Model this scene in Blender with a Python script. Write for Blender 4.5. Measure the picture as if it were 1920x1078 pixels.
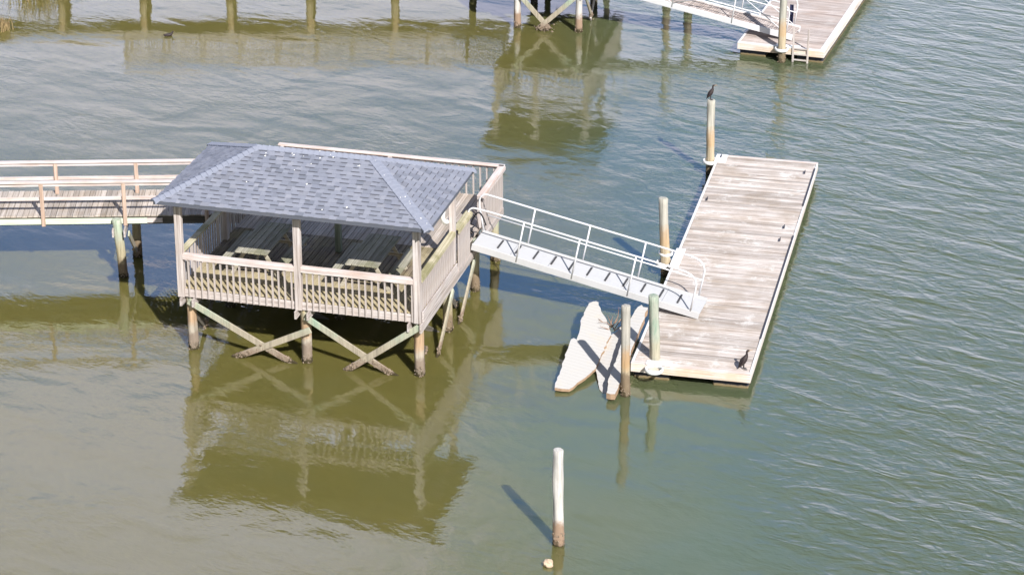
import bpy, bmesh, math, random
from mathutils import Vector, Matrix, noise
random.seed(7)
C = bpy.context.scene
col = C.collection
for o in list(bpy.data.objects): bpy.data.objects.remove(o)

# ------------------------------------------------------------------ camera
cd = bpy.data.cameras.new("camera"); cam = bpy.data.objects.new("camera", cd); col.objects.link(cam)
cd.sensor_width = 36; cd.lens = 4796.6 * 36 / 1920; cd.clip_end = 2000; cd.clip_start = .5
cam.matrix_world = Matrix.Translation((0, 0, 27.343)) @ Matrix.Rotation(math.pi/2 - .4232, 4, 'X') @ Matrix.Rotation(.003, 4, 'Z')
C.camera = cam
# ------------------------------------------------------------------ light
SUN_EL = math.radians(39.4); SUN = Vector((.40*math.cos(SUN_EL), -.9165*math.cos(SUN_EL), math.sin(SUN_EL)))
ROT = math.atan2(.40, -.9165)
w = bpy.data.worlds.new("World"); C.world = w; w.use_nodes = True
nt = w.node_tree; bg = nt.nodes['Background']
sky = nt.nodes.new('ShaderNodeTexSky'); sky.sky_type = 'NISHITA'; sky.sun_disc = False
sky.sun_elevation = SUN_EL; sky.sun_rotation = ROT; sky.dust_density = 1.0; sky.air_density = 1.0; sky.ozone_density = 1.5
nt.links.new(sky.outputs[0], bg.inputs[0]); bg.inputs[1].default_value = .055
# bright cloud and haze added to the northern sky, shaped for the water reflections
def wn(t, **k):
    x = nt.nodes.new(t)
    for a, v in k.items(): setattr(x, a, v)
    return x
tcw = wn('ShaderNodeTexCoord'); sx = wn('ShaderNodeSeparateXYZ'); nt.links.new(tcw.outputs['Generated'], sx.inputs[0])
def mr(v, a, b, c=0, d=1):
    x = wn('ShaderNodeMapRange', interpolation_type='SMOOTHSTEP', clamp=True); nt.links.new(v, x.inputs[0])
    for i, q in enumerate((a, b, c, d)): x.inputs[i+1].default_value = q
    return x.outputs[0]
def wm(op, a, b):
    x = wn('ShaderNodeMath', operation=op)
    for i, v in enumerate((a, b)):
        if isinstance(v, (int, float)): x.inputs[i].default_value = v
        else: nt.links.new(v, x.inputs[i])
    return x.outputs[0]
mpw = wn('ShaderNodeMapping'); mpw.inputs['Scale'].default_value = (1.0, 1.0, 2.2); nt.links.new(tcw.outputs['Generated'], mpw.inputs[0])
cn = wn('ShaderNodeTexNoise'); cn.inputs['Scale'].default_value = 4.2; cn.inputs['Detail'].default_value = 3; cn.inputs['Roughness'].default_value = .45; nt.links.new(mpw.outputs[0], cn.inputs['Vector'])
cl = wm('ADD', cn.outputs[0], mr(sx.outputs[2], .405, .30, 0, .44))
cl = wm('ADD', cl, wm('MULTIPLY', mr(sx.outputs[0], .03, -.12, 0, .62), mr(sx.outputs[2], .405, .455)))
clf = mr(cl, .44, 1.0)
cm = wn('ShaderNodeMix', data_type='RGBA'); nt.links.new(clf, cm.inputs[0]); 
cb = wn('ShaderNodeMix', data_type='RGBA'); nt.links.new(mr(sx.outputs[2], .415, .475), cb.inputs[0]); cb.inputs[6].default_value = (.13, .34, .78, 1); cb.inputs[7].default_value = (.32, .53, .66, 1)
nt.links.new(cb.outputs[2], cm.inputs[6]); cm.inputs[7].default_value = (.98, .96, 1.22, 1)
bg2 = wn('ShaderNodeBackground'); nt.links.new(cm.outputs[2], bg2.inputs[0])
nt.links.new(wm('MULTIPLY', wm('MULTIPLY', mr(sx.outputs[1], .15, .65), mr(sx.outputs[2], .72, .48)), mr(sx.outputs[0], .03, .20, 1, .82)), bg2.inputs[1])
ad = wn('ShaderNodeAddShader'); nt.links.new(bg.outputs[0], ad.inputs[0]); nt.links.new(bg2.outputs[0], ad.inputs[1])
nt.links.new(ad.outputs[0], nt.nodes['World Output'].inputs['Surface'])
sd = bpy.data.lights.new("sun", 'SUN'); sd.energy = 5.0; sd.angle = math.radians(.53); sd.color = (1, .965, .92)
so = bpy.data.objects.new("sun", sd); col.objects.link(so); so.rotation_euler = SUN.to_track_quat('Z', 'Y').to_euler(); so.location = (20, -20, 40)
C.view_settings.view_transform = 'Standard'; C.view_settings.look = 'None'; C.view_settings.gamma = 1
C.view_settings.exposure = .5
C.cycles.use_denoising = True

# ------------------------------------------------------------------ helpers
def tag(o, label=None, cat=None, group=None, kind=None):
    if label: o['label'] = label
    if cat: o['category'] = cat
    if group: o['group'] = group
    if kind: o['kind'] = kind
    return o
def empty(name, loc, rz, label, cat, group=None):
    o = bpy.data.objects.new(name, None); col.objects.link(o); o.location = loc; o.rotation_euler = (0, 0, rz); o.empty_display_size = .2
    return tag(o, label, cat, group)
class MB:
    def __init__(s): s.v = []; s.f = []; s.sm = []; s.g = []
    def poly(s, vs, fs, smooth=False):
        n = len(s.v); s.g.append((n, len(s.f))); s.v += [tuple(v) for v in vs]; s.f += [tuple(i+n for i in f) for f in fs]; s.sm += [smooth]*len(fs)
    def box(s, c, d, M=None):
        x, y, z = d[0]/2, d[1]/2, d[2]/2
        vs = [Vector((a*x, b*y, e*z)) for e in (-1, 1) for b in (-1, 1) for a in (-1, 1)]
        if M: vs = [M @ v for v in vs]
        c = Vector(c)
        s.poly([v+c for v in vs], [(0,2,3,1),(4,5,7,6),(0,1,5,4),(2,6,7,3),(0,4,6,2),(1,3,7,5)])
    def lohi(s, a, b): s.box([(a[i]+b[i])/2 for i in range(3)], [abs(b[i]-a[i]) for i in range(3)])
    def beam(s, p, q, w, t, up=(0, 0, 1)):      # w across, t along up
        p, q = Vector(p), Vector(q); d = q-p; L = d.length; x = d/L
        u = Vector(up); y = u.cross(x)
        if y.length < 1e-4: y = Vector((0, 1, 0)).cross(x)
        y.normalize(); z = x.cross(y)
        M = Matrix((x, y, z)).transposed()
        s.box((p+q)/2, (L, w, t), M)
    def tube(s, pts, r, n=10, closed=False, cap=True, rs=None):
        pts = [Vector(p) for p in pts]; m = len(pts); rings = []
        prev = None
        for i, p in enumerate(pts):
            if closed: d = pts[(i+1) % m]-pts[i-1]
            else: d = pts[min(i+1, m-1)]-pts[max(i-1, 0)]
            d.normalize()
            if prev is None:
                a = Vector((0, 0, 1)).cross(d)
                if a.length < .05: a = Vector((1, 0, 0)).cross(d)
                if a.length < .05: a = Vector((0, 1, 0))
            else: a = prev - d*prev.dot(d)
            a.normalize(); prev = a; b = d.cross(a)
            rr = rs[i] if rs else r
            if not isinstance(rr, (tuple, list)): rr = (rr, rr)
            rings.append([p + a*math.cos(2*math.pi*k/n)*rr[0] + b*math.sin(2*math.pi*k/n)*rr[1] for k in range(n)])
        vs = [v for R in rings for v in R]; fs = []
        for i in range(m if closed else m-1):
            j = (i+1) % m
            for k in range(n): fs.append((i*n+k, i*n+(k+1) % n, j*n+(k+1) % n, j*n+k))
        s.poly(vs, fs, True)
        if cap and not closed:
            b0 = len(s.v)-len(vs)
            s.f += [tuple(b0+k for k in reversed(range(n))), tuple(b0+(m-1)*n+k for k in range(n))]; s.sm += [False, False]
    def prism(s, poly, depth):                  # poly: 3D outline, extruded straight down
        n = len(poly); vs = [Vector(p) for p in poly] + [Vector((p[0], p[1], p[2]-depth)) for p in poly]
        s.poly(vs, [tuple(range(n)), tuple(reversed(range(n, 2*n)))] + [(i, i+n, (i+1) % n+n, (i+1) % n) for i in range(n)])
    def build(s, name, mat, parent=None, recalc=True, bevel=0, split=False):
        if split and len(s.g) > 1:                # one object per shape
            G = s.g+[(len(s.v), len(s.f))]
            for (a, fa), (b, fb) in zip(G, G[1:]):
                k = MB(); k.poly(s.v[a:b], [tuple(i-a for i in f) for f in s.f[fa:fb]]); k.sm = s.sm[fa:fb]; o = k.build(name, mat, parent, recalc, bevel)
            return o
        me = bpy.data.meshes.new(name); me.from_pydata(s.v, [], s.f)
        for p, k in zip(me.polygons, s.sm): p.use_smooth = k
        if recalc:
            bm = bmesh.new(); bm.from_mesh(me); bmesh.ops.recalc_face_normals(bm, faces=bm.faces); bm.to_mesh(me); bm.free()
        me.materials.append(mat)
        o = bpy.data.objects.new(name, me); col.objects.link(o); o.parent = parent
        if bevel:
            b = o.modifiers.new("bevel", 'BEVEL'); b.width = bevel; b.segments = 1; b.limit_method = 'ANGLE'
        return o
def arc(c, r, a0, a1, n, ax, ay):
    return [Vector(c)+Vector(ax)*math.cos(a0+(a1-a0)*i/n)*r+Vector(ay)*math.sin(a0+(a1-a0)*i/n)*r for i in range(n+1)]

# ------------------------------------------------------------------ materials
class NT:
    def __init__(s, name):
        s.m = bpy.data.materials.new(name); s.m.use_nodes = True; s.t = s.m.node_tree
        s.b = s.t.nodes['Principled BSDF']
    def n(s, typ, **k):
        x = s.t.nodes.new(typ)
        for a, v in k.items(): setattr(x, a, v)
        return x
    def l(s, a, b): s.t.links.new(a, b)
    def set(s, sock, v):
        if hasattr(v, 'is_linked') or hasattr(v, 'links'): s.l(v, sock)
        else: sock.default_value = v
    def math(s, op, a, b=0.0, c=0.0, clamp=False):
        x = s.n('ShaderNodeMath', operation=op, use_clamp=clamp)
        for i, v in enumerate((a, b, c)): s.set(x.inputs[i], v)
        return x.outputs[0]
    def coord(s, scale=(1, 1, 1), rot=(0, 0, 0), src=None):
        v = src or s.n('ShaderNodeTexCoord').outputs['Object']
        for r, k in ((rot, (1, 1, 1)), ((0, 0, 0), scale)):      # turn first, then stretch
            mp = s.n('ShaderNodeMapping'); mp.inputs['Scale'].default_value = k; mp.inputs['Rotation'].default_value = r
            s.l(v, mp.inputs[0]); v = mp.outputs[0]
        return v
    def noise(s, vec, scale, detail=4, rough=.6, dist=0):
        x = s.n('ShaderNodeTexNoise'); s.l(vec, x.inputs['Vector'])
        x.inputs['Scale'].default_value = scale; x.inputs['Detail'].default_value = detail; x.inputs['Roughness'].default_value = rough; x.inputs['Distortion'].default_value = dist
        return x.outputs[0]
    def ramp(s, fac, stops, interp='LINEAR'):
        x = s.n('ShaderNodeValToRGB'); s.l(fac, x.inputs[0]); e = x.color_ramp.elements; x.color_ramp.interpolation = interp
        while len(e) < len(stops): e.new(.5)
        for i, (p, c) in enumerate(stops):
            e[i].position = p; e[i].color = (c, c, c, 1) if not isinstance(c, tuple) else (*c, 1)
        return x.outputs[0]
    def mix(s, fac, a, b, mode='MIX'):
        x = s.n('ShaderNodeMix', data_type='RGBA', blend_type=mode); x.clamp_factor = True
        s.set(x.inputs[0], fac)
        for i, v in ((6, a), (7, b)):
            if isinstance(v, tuple): x.inputs[i].default_value = (*v, 1)
            else: s.l(v, x.inputs[i])
        return x.outputs[2]
    def maprange(s, v, a, b, c=0, d=1, typ='SMOOTHSTEP'):
        x = s.n('ShaderNodeMapRange', interpolation_type=typ, clamp=True) if typ != 'LINEAR' else s.n('ShaderNodeMapRange', clamp=True)
        s.l(v, x.inputs[0])
        for i, q in enumerate((a, b, c, d)): x.inputs[i+1].default_value = q
        return x.outputs[0]
    def bump(s, h, strength=.5, dist=.01):
        x = s.n('ShaderNodeBump'); x.inputs['Strength'].default_value = strength; x.inputs['Distance'].default_value = dist
        s.l(h, x.inputs['Height']); s.l(x.outputs[0], s.b.inputs['Normal'])
    def out(s, color, rough=.8, spec=.3):
        s.set(s.b.inputs['Base Color'], color if not isinstance(color, tuple) else (*color, 1))
        s.set(s.b.inputs['Roughness'], rough); s.b.inputs['Specular IOR Level'].default_value = spec
        return s.m

def wood(name, dark, mid, light, axis='x', alt=None, altamt=.5, moss=0, mosscol=(.075, .085, .02), var=.35, white=0, edge=False):
    N = NT(name); tc = N.n('ShaderNodeTexCoord').outputs['Object']
    sc = {'x': (.5, 16, 16), 'y': (16, .5, 16), 'z': (16, 16, .5)}[axis]
    isl = N.n('ShaderNodeNewGeometry').outputs['Random Per Island']
    off = N.n('ShaderNodeCombineXYZ'); 
    for i in range(3): N.l(N.math('MULTIPLY', isl, 37.0+11*i), off.inputs[i])
    va = N.n('ShaderNodeVectorMath', operation='ADD'); N.l(N.coord(sc, src=tc), va.inputs[0]); N.l(off.outputs[0], va.inputs[1])
    g = N.noise(va.outputs[0], 1.6, 6, .65)
    c = N.ramp(g, [(.32, dark), (.48, mid), (.66, light)])
    if alt: c = N.mix(N.math('MULTIPLY', N.ramp(N.noise(tc, 1.3, 4, .6), [(.42, 0.), (.66, 1.)]), altamt), c, alt)
    # each board its own tone
    tone = N.math('ADD', 1-var*.55, N.math('MULTIPLY', isl, var))
    c = N.mix(1.0, c, N.combine(tone) if hasattr(N, 'combine') else rgb(N, tone), 'MULTIPLY')
    if moss:
        c = N.mix(N.math('MULTIPLY', N.ramp(N.noise(tc, 1.1, 5, .65), [(.45, 0.), (.62, 1.)]), moss), c, mosscol)
    if edge:                                             # sunlit brightness painted in with yellow weathering, deck front and right side
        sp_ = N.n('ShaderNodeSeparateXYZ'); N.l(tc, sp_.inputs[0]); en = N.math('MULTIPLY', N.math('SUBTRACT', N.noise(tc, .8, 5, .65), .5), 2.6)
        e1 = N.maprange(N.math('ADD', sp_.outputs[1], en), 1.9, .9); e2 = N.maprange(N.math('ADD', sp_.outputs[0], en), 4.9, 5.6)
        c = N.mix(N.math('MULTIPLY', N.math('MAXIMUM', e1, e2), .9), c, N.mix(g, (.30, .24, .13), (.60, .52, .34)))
    if white:
        c = N.mix(N.math('MULTIPLY', N.ramp(N.noise(tc, 1.7, 6, .7), [(.56, 0.), (.66, 1.)]), white), c, (.78, .77, .75))
    sp = N.noise(tc, 90, 2, .5)
    c = N.mix(N.ramp(sp, [(.2, .55), (.33, 0.)]), c, (.07, .055, .045))
    N.bump(g, .6, .006)
    return N.out(c, .85, .2)
def rgb(N, v):
    x = N.n('ShaderNodeCombineColor')
    for i in range(3): N.l(v, x.inputs[i])
    return x.outputs[0]
def painted(name, c, dirt=(.3, .25, .2), amt=.35, rough=.5, scale=6, spec=.4):
    N = NT(name); tc = N.n('ShaderNodeTexCoord').outputs['Object']
    d = N.ramp(N.noise(tc, scale, 6, .7), [(.5, 0.), (.8, 1.)])
    N.bump(N.noise(tc, 40, 3), .15, .004)
    return N.out(N.mix(N.math('MULTIPLY', d, amt), c, dirt), rough, spec)

BL = ((.20, .165, .15), (.44, .395, .38), (.59, .55, .54))      # bleached
W_X, W_Y, W_Z = [wood('bleached_wood_'+a, *BL, axis=a, alt=(.40, .31, .24), altamt=.35) for a in 'xyz']
RAILB_X, RAILB_Y = [wood('cap_wood_'+a, (.34, .26, .225), (.58, .52, .505), (.68, .64, .63), axis=a, alt=(.48, .34, .27), altamt=.5) for a in 'xy']
W_MOSSCAP = wood('mossy_cap_wood', (.30, .26, .17), (.48, .43, .30), (.58, .54, .42), axis='y', moss=.75, mosscol=(.22, .21, .09))
W_ORANGE = wood('newer_post_wood', (.24, .155, .115), (.42, .31, .245), (.54, .43, .36), axis='z')
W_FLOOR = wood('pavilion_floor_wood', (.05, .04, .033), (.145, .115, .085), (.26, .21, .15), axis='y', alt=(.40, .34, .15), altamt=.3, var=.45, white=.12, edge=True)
W_TABLE = wood('table_wood', (.16, .15, .12), (.31, .295, .245), (.43, .405, .34), axis='y', moss=.45, mosscol=(.16, .17, .06), var=.25)
W_TABLEX = wood('table_leg_wood', (.20, .175, .13), (.37, .335, .26), (.50, .455, .37), axis='x', var=.3)
W_WALK = wood('walkway_deck_wood', (.24, .20, .17), (.42, .37, .33), (.54, .49, .45), axis='y', alt=(.36, .28, .20), altamt=.5, var=.5)
W_DOCK = wood('dock_deck_wood', (.21, .165, .135), (.52, .46, .425), (.68, .635, .61), axis='x', alt=(.33, .26, .20), altamt=.6, var=.45, white=.5)
W_DOCK2 = wood('far_dock_wood', (.20, .15, .13), (.46, .395, .37), (.62, .57, .55), axis='x', alt=(.38, .29, .24), altamt=.5, var=.42, white=.2)
W_FASC = wood('fascia_wood', (.36, .28, .22), (.60, .54, .50), (.68, .64, .62), axis='x', alt=(.55, .38, .22), altamt=.55)
GREEN = [wood('green_treated_wood_'+a, (.16, .22, .16), (.36, .47, .36), (.50, .56, .44), axis=a, alt=(.42, .36, .22), altamt=.8) for a in 'xyz']
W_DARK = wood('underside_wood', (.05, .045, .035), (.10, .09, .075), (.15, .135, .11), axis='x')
WHITE = painted('white_paint', (.70, .69, .69), amt=.2)
PLATE = painted('white_plate', (.82, .83, .84), dirt=(.4, .3, .2), amt=.4, rough=.4)
ALU = painted('white_aluminium', (.66, .66, .68), amt=.05, rough=.35)
GANG = painted('gangway_sheet', (.51, .51, .52), dirt=(.4, .39, .38), amt=.5, rough=.6, scale=2)
DARKCLEAT = painted('dark_grip', (.05, .05, .055), amt=.2, rough=.8)
DARKSEAM = painted('sheet_seam', (.30, .30, .31), amt=.2)
RUBBER = painted('dark_rubber', (.035, .035, .05), dirt=(.2, .2, .2), amt=.3, rough=.6)
BLACK = painted('black_plastic', (.02, .02, .023), amt=.1, rough=.5)
NAVY = painted('navy_matte', (.035, .04, .10), amt=.1, rough=.8)

def float_mat():
    N = NT('float_plastic'); tc = N.n('ShaderNodeTexCoord').outputs['Object']
    z = N.n('ShaderNodeSeparateXYZ'); N.l(tc, z.inputs[0])
    h = N.math('ADD', z.outputs[2], N.math('MULTIPLY', N.math('SUBTRACT', N.noise(tc, 9, 4), .5), .12))
    return N.out(N.ramp(N.maprange(h, -.1, .3, 0, 1, 'LINEAR'), [(.0, (.10, .08, .03)), (.22, (.17, .13, .06)), (.36, (.22, .17, .1)), (.44, (.03, .032, .05)), (1, (.04, .042, .07))]), .6)
FLOAT = float_mat()

def pile_mat(name, top, mid, low, zc=.55, zt=1.2, orange=0, patch=None):
    """z measured from the water: crust, stained wood, upper colour"""
    N = NT(name); tc = N.n('ShaderNodeTexCoord').outputs['Object']
    s = N.n('ShaderNodeSeparateXYZ'); N.l(tc, s.inputs[0]); z = s.outputs[2]
    nz = N.math('SUBTRACT', N.noise(tc, 5, 5, .7), .5)
    zz = N.math('ADD', z, N.math('MULTIPLY', nz, .55))
    grain = N.noise(N.coord((9, 9, .45)), 2.0, 7, .72)
    gr = rgb(N, N.ramp(grain, [(.28, .35), (.46, .85), (.7, 1.15)]))
    blo = N.ramp(N.noise(N.coord((1, 1, .45)), 4.5, 4, .6), [(.38, 0.), (.56, 1.)])
    tp = N.mix(N.math('MULTIPLY', blo, .9), top, patch or tuple(.45*a+.55*b for a, b in zip(top, (.44, .41, .36))))
    c = N.mix(N.maprange(zz, zt-.3, zt+.3), mid, tp)
    if orange: c = N.mix(N.math('MULTIPLY', N.math('MULTIPLY', N.maprange(zz, zt-.55, zt-.3), N.maprange(zz, zt+.25, zt-.05)), orange), c, (.50, .24, .07))
    c = N.mix(1., c, gr, 'MULTIPLY')
    c = N.mix(N.maprange(zz, zc+.1, zc-.12), c, low)
    v = N.n('ShaderNodeTexVoronoi'); v.inputs['Scale'].default_value = 26; N.l(tc, v.inputs['Vector'])
    spk = N.math('MULTIPLY', N.ramp(v.outputs['Distance'], [(.12, 1.), (.3, 0.)]), N.math('MULTIPLY', N.maprange(z, .42, .05), N.ramp(N.noise(tc, 11, 3), [(.46, 0.), (.56, 1.)])))
    c = N.mix(spk, c, (.62, .55, .45))
    c = N.mix(N.maprange(zz, .16, .02), c, (.05, .04, .02))
    N.bump(grain, .7, .012)
    return N.out(c, .85, .2)
P_GREY = pile_mat('pile_weathered_grey', (.42, .40, .36), (.46, .38, .26), (.20, .15, .10), .62, 1.15, .45)
P_GREEN = pile_mat('pile_green_treated', (.29, .375, .295), (.43, .42, .33), (.20, .15, .10), .35, .9, .1, (.42, .43, .36))
P_TAN = pile_mat('pile_tan', (.46, .45, .39), (.50, .415, .29), (.18, .14, .09), .35, 1.3, .3)
P_WHITE = pile_mat('pile_white', (.64, .625, .61), (.60, .565, .53), (.30, .21, .15), .58, .8, 0)
P_PAV = pile_mat('pile_pavilion', (.46, .36, .21), (.45, .40, .33), (.24, .19, .15), .5, 1.1, .45, (.36, .38, .30))
P_PAVG = pile_mat('pile_pavilion_green', (.42, .50, .38), (.44, .38, .25), (.20, .15, .10), .5, 1.0, 0)
BRACE = pile_mat('brace_green_treated', (.33, .43, .33), (.40, .35, .27), (.26, .20, .155), .30, .95, 0, (.44, .44, .34))
BRACEW = pile_mat('brace_pale', (.52, .54, .44), (.42, .37, .28), (.27, .20, .15), .30, .95, 0, (.42, .44, .34))
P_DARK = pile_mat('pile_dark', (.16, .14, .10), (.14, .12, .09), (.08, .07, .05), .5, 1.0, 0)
OYSTER = painted('oyster_crust', (.20, .15, .105), dirt=(.52, .45, .37), amt=.9, rough=.9, scale=26)

def shingle_mat():
    N = NT('roof_shingles'); g = N.n('ShaderNodeNewGeometry'); tc = N.n('ShaderNodeTexCoord').outputs['Object']
    c = N.ramp(g.outputs['Random Per Island'], [(0, (.18, .195, .243)), (.25, (.232, .248, .308)), (.5, (.272, .287, .35)), (.75, (.222, .238, .30)), (.92, (.30, .312, .372)), (1, (.19, .20, .243))])
    c = N.mix(1., c, rgb(N, N.ramp(N.noise(tc, 120, 3, .7), [(.3, .72), (.7, 1.15)])), 'MULTIPLY')
    c = N.mix(N.math('MULTIPLY', N.ramp(N.noise(tc, .9, 4), [(.4, 0.), (.7, 1.)]), .3), c, (.27, .28, .33))
    N.bump(N.noise(tc, 200, 2), .5, .004)
    return N.out(c, .9, .15)
SHINGLE = shingle_mat()
CAPM = painted('ridge_cap_shingle', (.27, .29, .36), dirt=(.18, .195, .25), amt=.8, rough=.9, scale=9, spec=.15)
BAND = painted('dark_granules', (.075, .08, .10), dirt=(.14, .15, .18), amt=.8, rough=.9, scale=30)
DROP = painted('bird_dropping', (.8, .8, .77), amt=.1, rough=.9)
ROOFEDGE = painted('roof_edge_metal', (.10, .11, .14), amt=.2, rough=.6)

def panel_mat():
    N = NT('white_panel'); tc = N.n('ShaderNodeTexCoord').outputs['Object']
    r = N.coord((1, 1, 1), (0, 0, .4), tc); s = N.n('ShaderNodeSeparateXYZ'); N.l(r, s.inputs[0])
    saw = N.math('FRACT', N.math('MULTIPLY', s.outputs[1], 7.5))
    line = N.math('LESS_THAN', saw, .10)
    c = N.mix(N.math('MULTIPLY', line, .35), (.53, .515, .495), (.36, .33, .30))
    c = N.mix(N.math('MULTIPLY', N.ramp(N.noise(tc, 2.2, 5, .65), [(.52, 0.), (.8, 1.)]), .45), c, (.62, .53, .40))
    c = N.mix(N.ramp(N.noise(tc, 45, 2), [(.22, .6), (.3, 0.)]), c, (.3, .22, .15))
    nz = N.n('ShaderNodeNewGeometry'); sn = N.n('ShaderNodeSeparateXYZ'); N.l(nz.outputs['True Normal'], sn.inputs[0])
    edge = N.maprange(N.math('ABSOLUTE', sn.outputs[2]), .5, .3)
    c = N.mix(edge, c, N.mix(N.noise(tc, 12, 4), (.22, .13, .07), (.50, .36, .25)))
    N.bump(line, .5, .01)
    return N.out(c, .7, .25)
PANEL = panel_mat()
FEATHER = painted('dark_feathers', (.030, .020, .020), dirt=(.08, .06, .055), amt=.8, rough=.6, scale=18)
BEAK = painted('beak', (.35, .24, .13), amt=.1)
FOOT = painted('webbed_foot', (.03, .028, .028), amt=.1)
TWIG = painted('twig_bark', (.30, .18, .12), amt=.3)
GRASS = painted('dry_marsh_grass', (.33, .24, .12), dirt=(.16, .15, .05), amt=.9, rough=.8, scale=5)
RINGW = painted('life_ring_white', (.80, .79, .77), amt=.1)
BLUEP = painted('pale_blue_paint', (.28, .42, .62), amt=.2)

# ------------------------------------------------------------------ water
def water():
    N = NT('murky_water'); tc = N.n('ShaderNodeTexCoord').outputs['Object']
    s = N.n('ShaderNodeSeparateXYZ'); N.l(tc, s.inputs[0])
    big = N.noise(tc, .09, 3, .55)
    xx = N.math('ADD', s.outputs[0], N.math('MULTIPLY', N.math('SUBTRACT', big, .5), 14))
    xx = N.math('ADD', xx, N.math('MULTIPLY', N.math('SUBTRACT', s.outputs[1], 55), -.03))
    rough = N.maprange(xx, 2.5, 9.5)
    mid = N.noise(tc, .45, 4, .6)
    c = N.mix(N.maprange(xx, -3, 5.5), (.138, .124, .036), (.092, .114, .062))
    c = N.mix(N.math('MULTIPLY', N.ramp(mid, [(.45, 0.), (.75, 1.)]), .35), c, (.115, .118, .050))
    # waves: crests run obliquely to the shore
    wv = N.noise(N.coord((.62, 1.75, 1), (0, 0, math.radians(36)), tc), 0.85, 3, .5, .7)
    wv2 = N.noise(N.coord((.7, 1.7, 1), (0, 0, math.radians(14)), tc), 3.0, 3, .55, .4)
    lng = N.noise(N.coord((.7, 1.2, 1), (0, 0, .5), tc), .55, 2, .4, .6)
    fine = N.noise(N.coord((1, 1.6, 1), (0, 0, .6), tc), 7.0, 2, .5)
    midw = N.noise(N.coord((.7, 1.5, 1), (0, 0, .75), tc), 1.5, 2, .45, .8)
    wv3 = N.noise(N.coord((.8, 1.5, 1), (0, 0, math.radians(62)), tc), 1.7, 2, .5, .7)
    patch = N.ramp(N.noise(tc, .23, 3, .6), [(.46, 0.), (.64, 1.)])
    calm = N.math('ADD', N.math('ADD', N.math('MULTIPLY', lng, .026), N.math('MULTIPLY', midw, N.math('ADD', .004, N.math('MULTIPLY', patch, .009)))), N.math('MULTIPLY', fine, N.math('ADD', .0016, N.math('MULTIPLY', patch, .0026))))
    calm = N.math('ADD', calm, N.math('MULTIPLY', wv2, N.math('ADD', .0012, N.math('MULTIPLY', patch, .0042))))
    chop = N.math('ADD', N.math('ADD', N.math('MULTIPLY', N.math('POWER', wv, 1.7), .078), N.math('MULTIPLY', wv3, .026)), N.math('MULTIPLY', wv2, .022))
    h = N.math('ADD', calm, N.math('MULTIPLY', chop, rough))
    N.bump(h, 1.0, 1.0)
    N.b.inputs['IOR'].default_value = 1.7
    N.b.inputs['Subsurface Weight'].default_value = 1; N.b.inputs['Subsurface Radius'].default_value = (.9, 1, .8); N.b.inputs['Subsurface Scale'].default_value = .42
    N.out(c, .02, .5)
    return N.m
WATER = water()
mb = MB(); mb.poly([(-300, -60, 0), (300, -60, 0), (300, 500, 0), (-300, 500, 0)], [(0, 1, 2, 3)])
o = mb.build('water', WATER, None, recalc=False); tag(o, 'calm murky green brown tidal water around the docks', 'water', kind='structure')

# ------------------------------------------------------------------ piles
def pile_mb(base, top, r0, r1=None, zb=-1.2, seed=0, n=20, rough=.034):
    """round timber; base given at the water line (z=0 or base z)"""
    mb = MB(); base = Vector(base); top = Vector(top); r1 = r1 or r0*.93
    d = (top-base)/(top.z-base.z); p0 = base + d*(zb-base.z); H = top.z-p0.z; m = max(6, int(H/.13)); rings = []
    for i in range(m+1):
        t = i/m; p = p0+(top-p0)*t; z = p.z; R = []; p = p+Vector((noise.noise((seed*3.3, 0, z*.55)), noise.noise((0, seed*3.3+5, z*.55)), 0))*.012
        crust = max(0, min(1, (.5-z)/.45)) if z > -.4 else 1
        for k in range(n):
            a = 2*math.pi*k/n; q = Vector((math.cos(a), math.sin(a), 0))
            nn = noise.noise((q.x*2+seed*7.1, q.y*2, z*1.6))*rough + noise.noise((q.x*6+seed, q.y*6, z*7))*.022*crust + .008*crust
            R.append(p+q*((r0+(r1-r0)*t)*(1+nn*2)+nn*.4))
        rings.append(R)
    # worn, slightly domed top
    rings.append([top+(v-top)*.86+Vector((0, 0, .012+.008*noise.noise((k*.7, seed, 0)))) for k, v in enumerate(rings[-1])])
    vs = [v for R in rings for v in R]; fs = []
    for i in range(len(rings)-1):
        for k in range(n): fs.append((i*n+k, i*n+(k+1) % n, (i+1)*n+(k+1) % n, (i+1)*n+k))
    mb.poly(vs, fs, True)
    nn = len(vs); mb.poly([top+Vector((0, 0, .02))], []); L = (len(rings)-1)*n
    for k in range(n): mb.f.append((L+k, L+(k+1) % n, nn)); mb.sm.append(False)
    return mb
def crust_mb(base, r, n=40, zmin=-.02, zmax=.32, seed=1, size=(.012, .03)):
    mb = MB(); rng = random.Random(seed); base = Vector(base)
    for _ in range(n):
        a = rng.uniform(0, 2*math.pi); z = zmin+(zmax-zmin)*rng.random()**1.7
        c = base+Vector((math.cos(a)*r, math.sin(a)*r, z-base.z if base.z else z)); lump(mb, c, rng.uniform(*size), rng)
    return mb
def crust(parent, mb):
    o = mb.build('oyster_crust', OYSTER, parent); o['kind'] = 'stuff'; return o
def lump(mb, c, s, rng):
    vs = []
    for v in ((1,0,0),(-1,0,0),(0,1,0),(0,-1,0),(0,0,1),(0,0,-1)):
        vs.append(Vector(c)+Vector(v)*s*rng.uniform(.6, 1.4)+Vector((rng.uniform(-.3, .3)*s, rng.uniform(-.3, .3)*s, 0)))
    mb.poly(vs, [(0,2,4),(2,1,4),(1,3,4),(3,0,4),(2,0,5),(1,2,5),(3,1,5),(0,3,5)])
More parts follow.
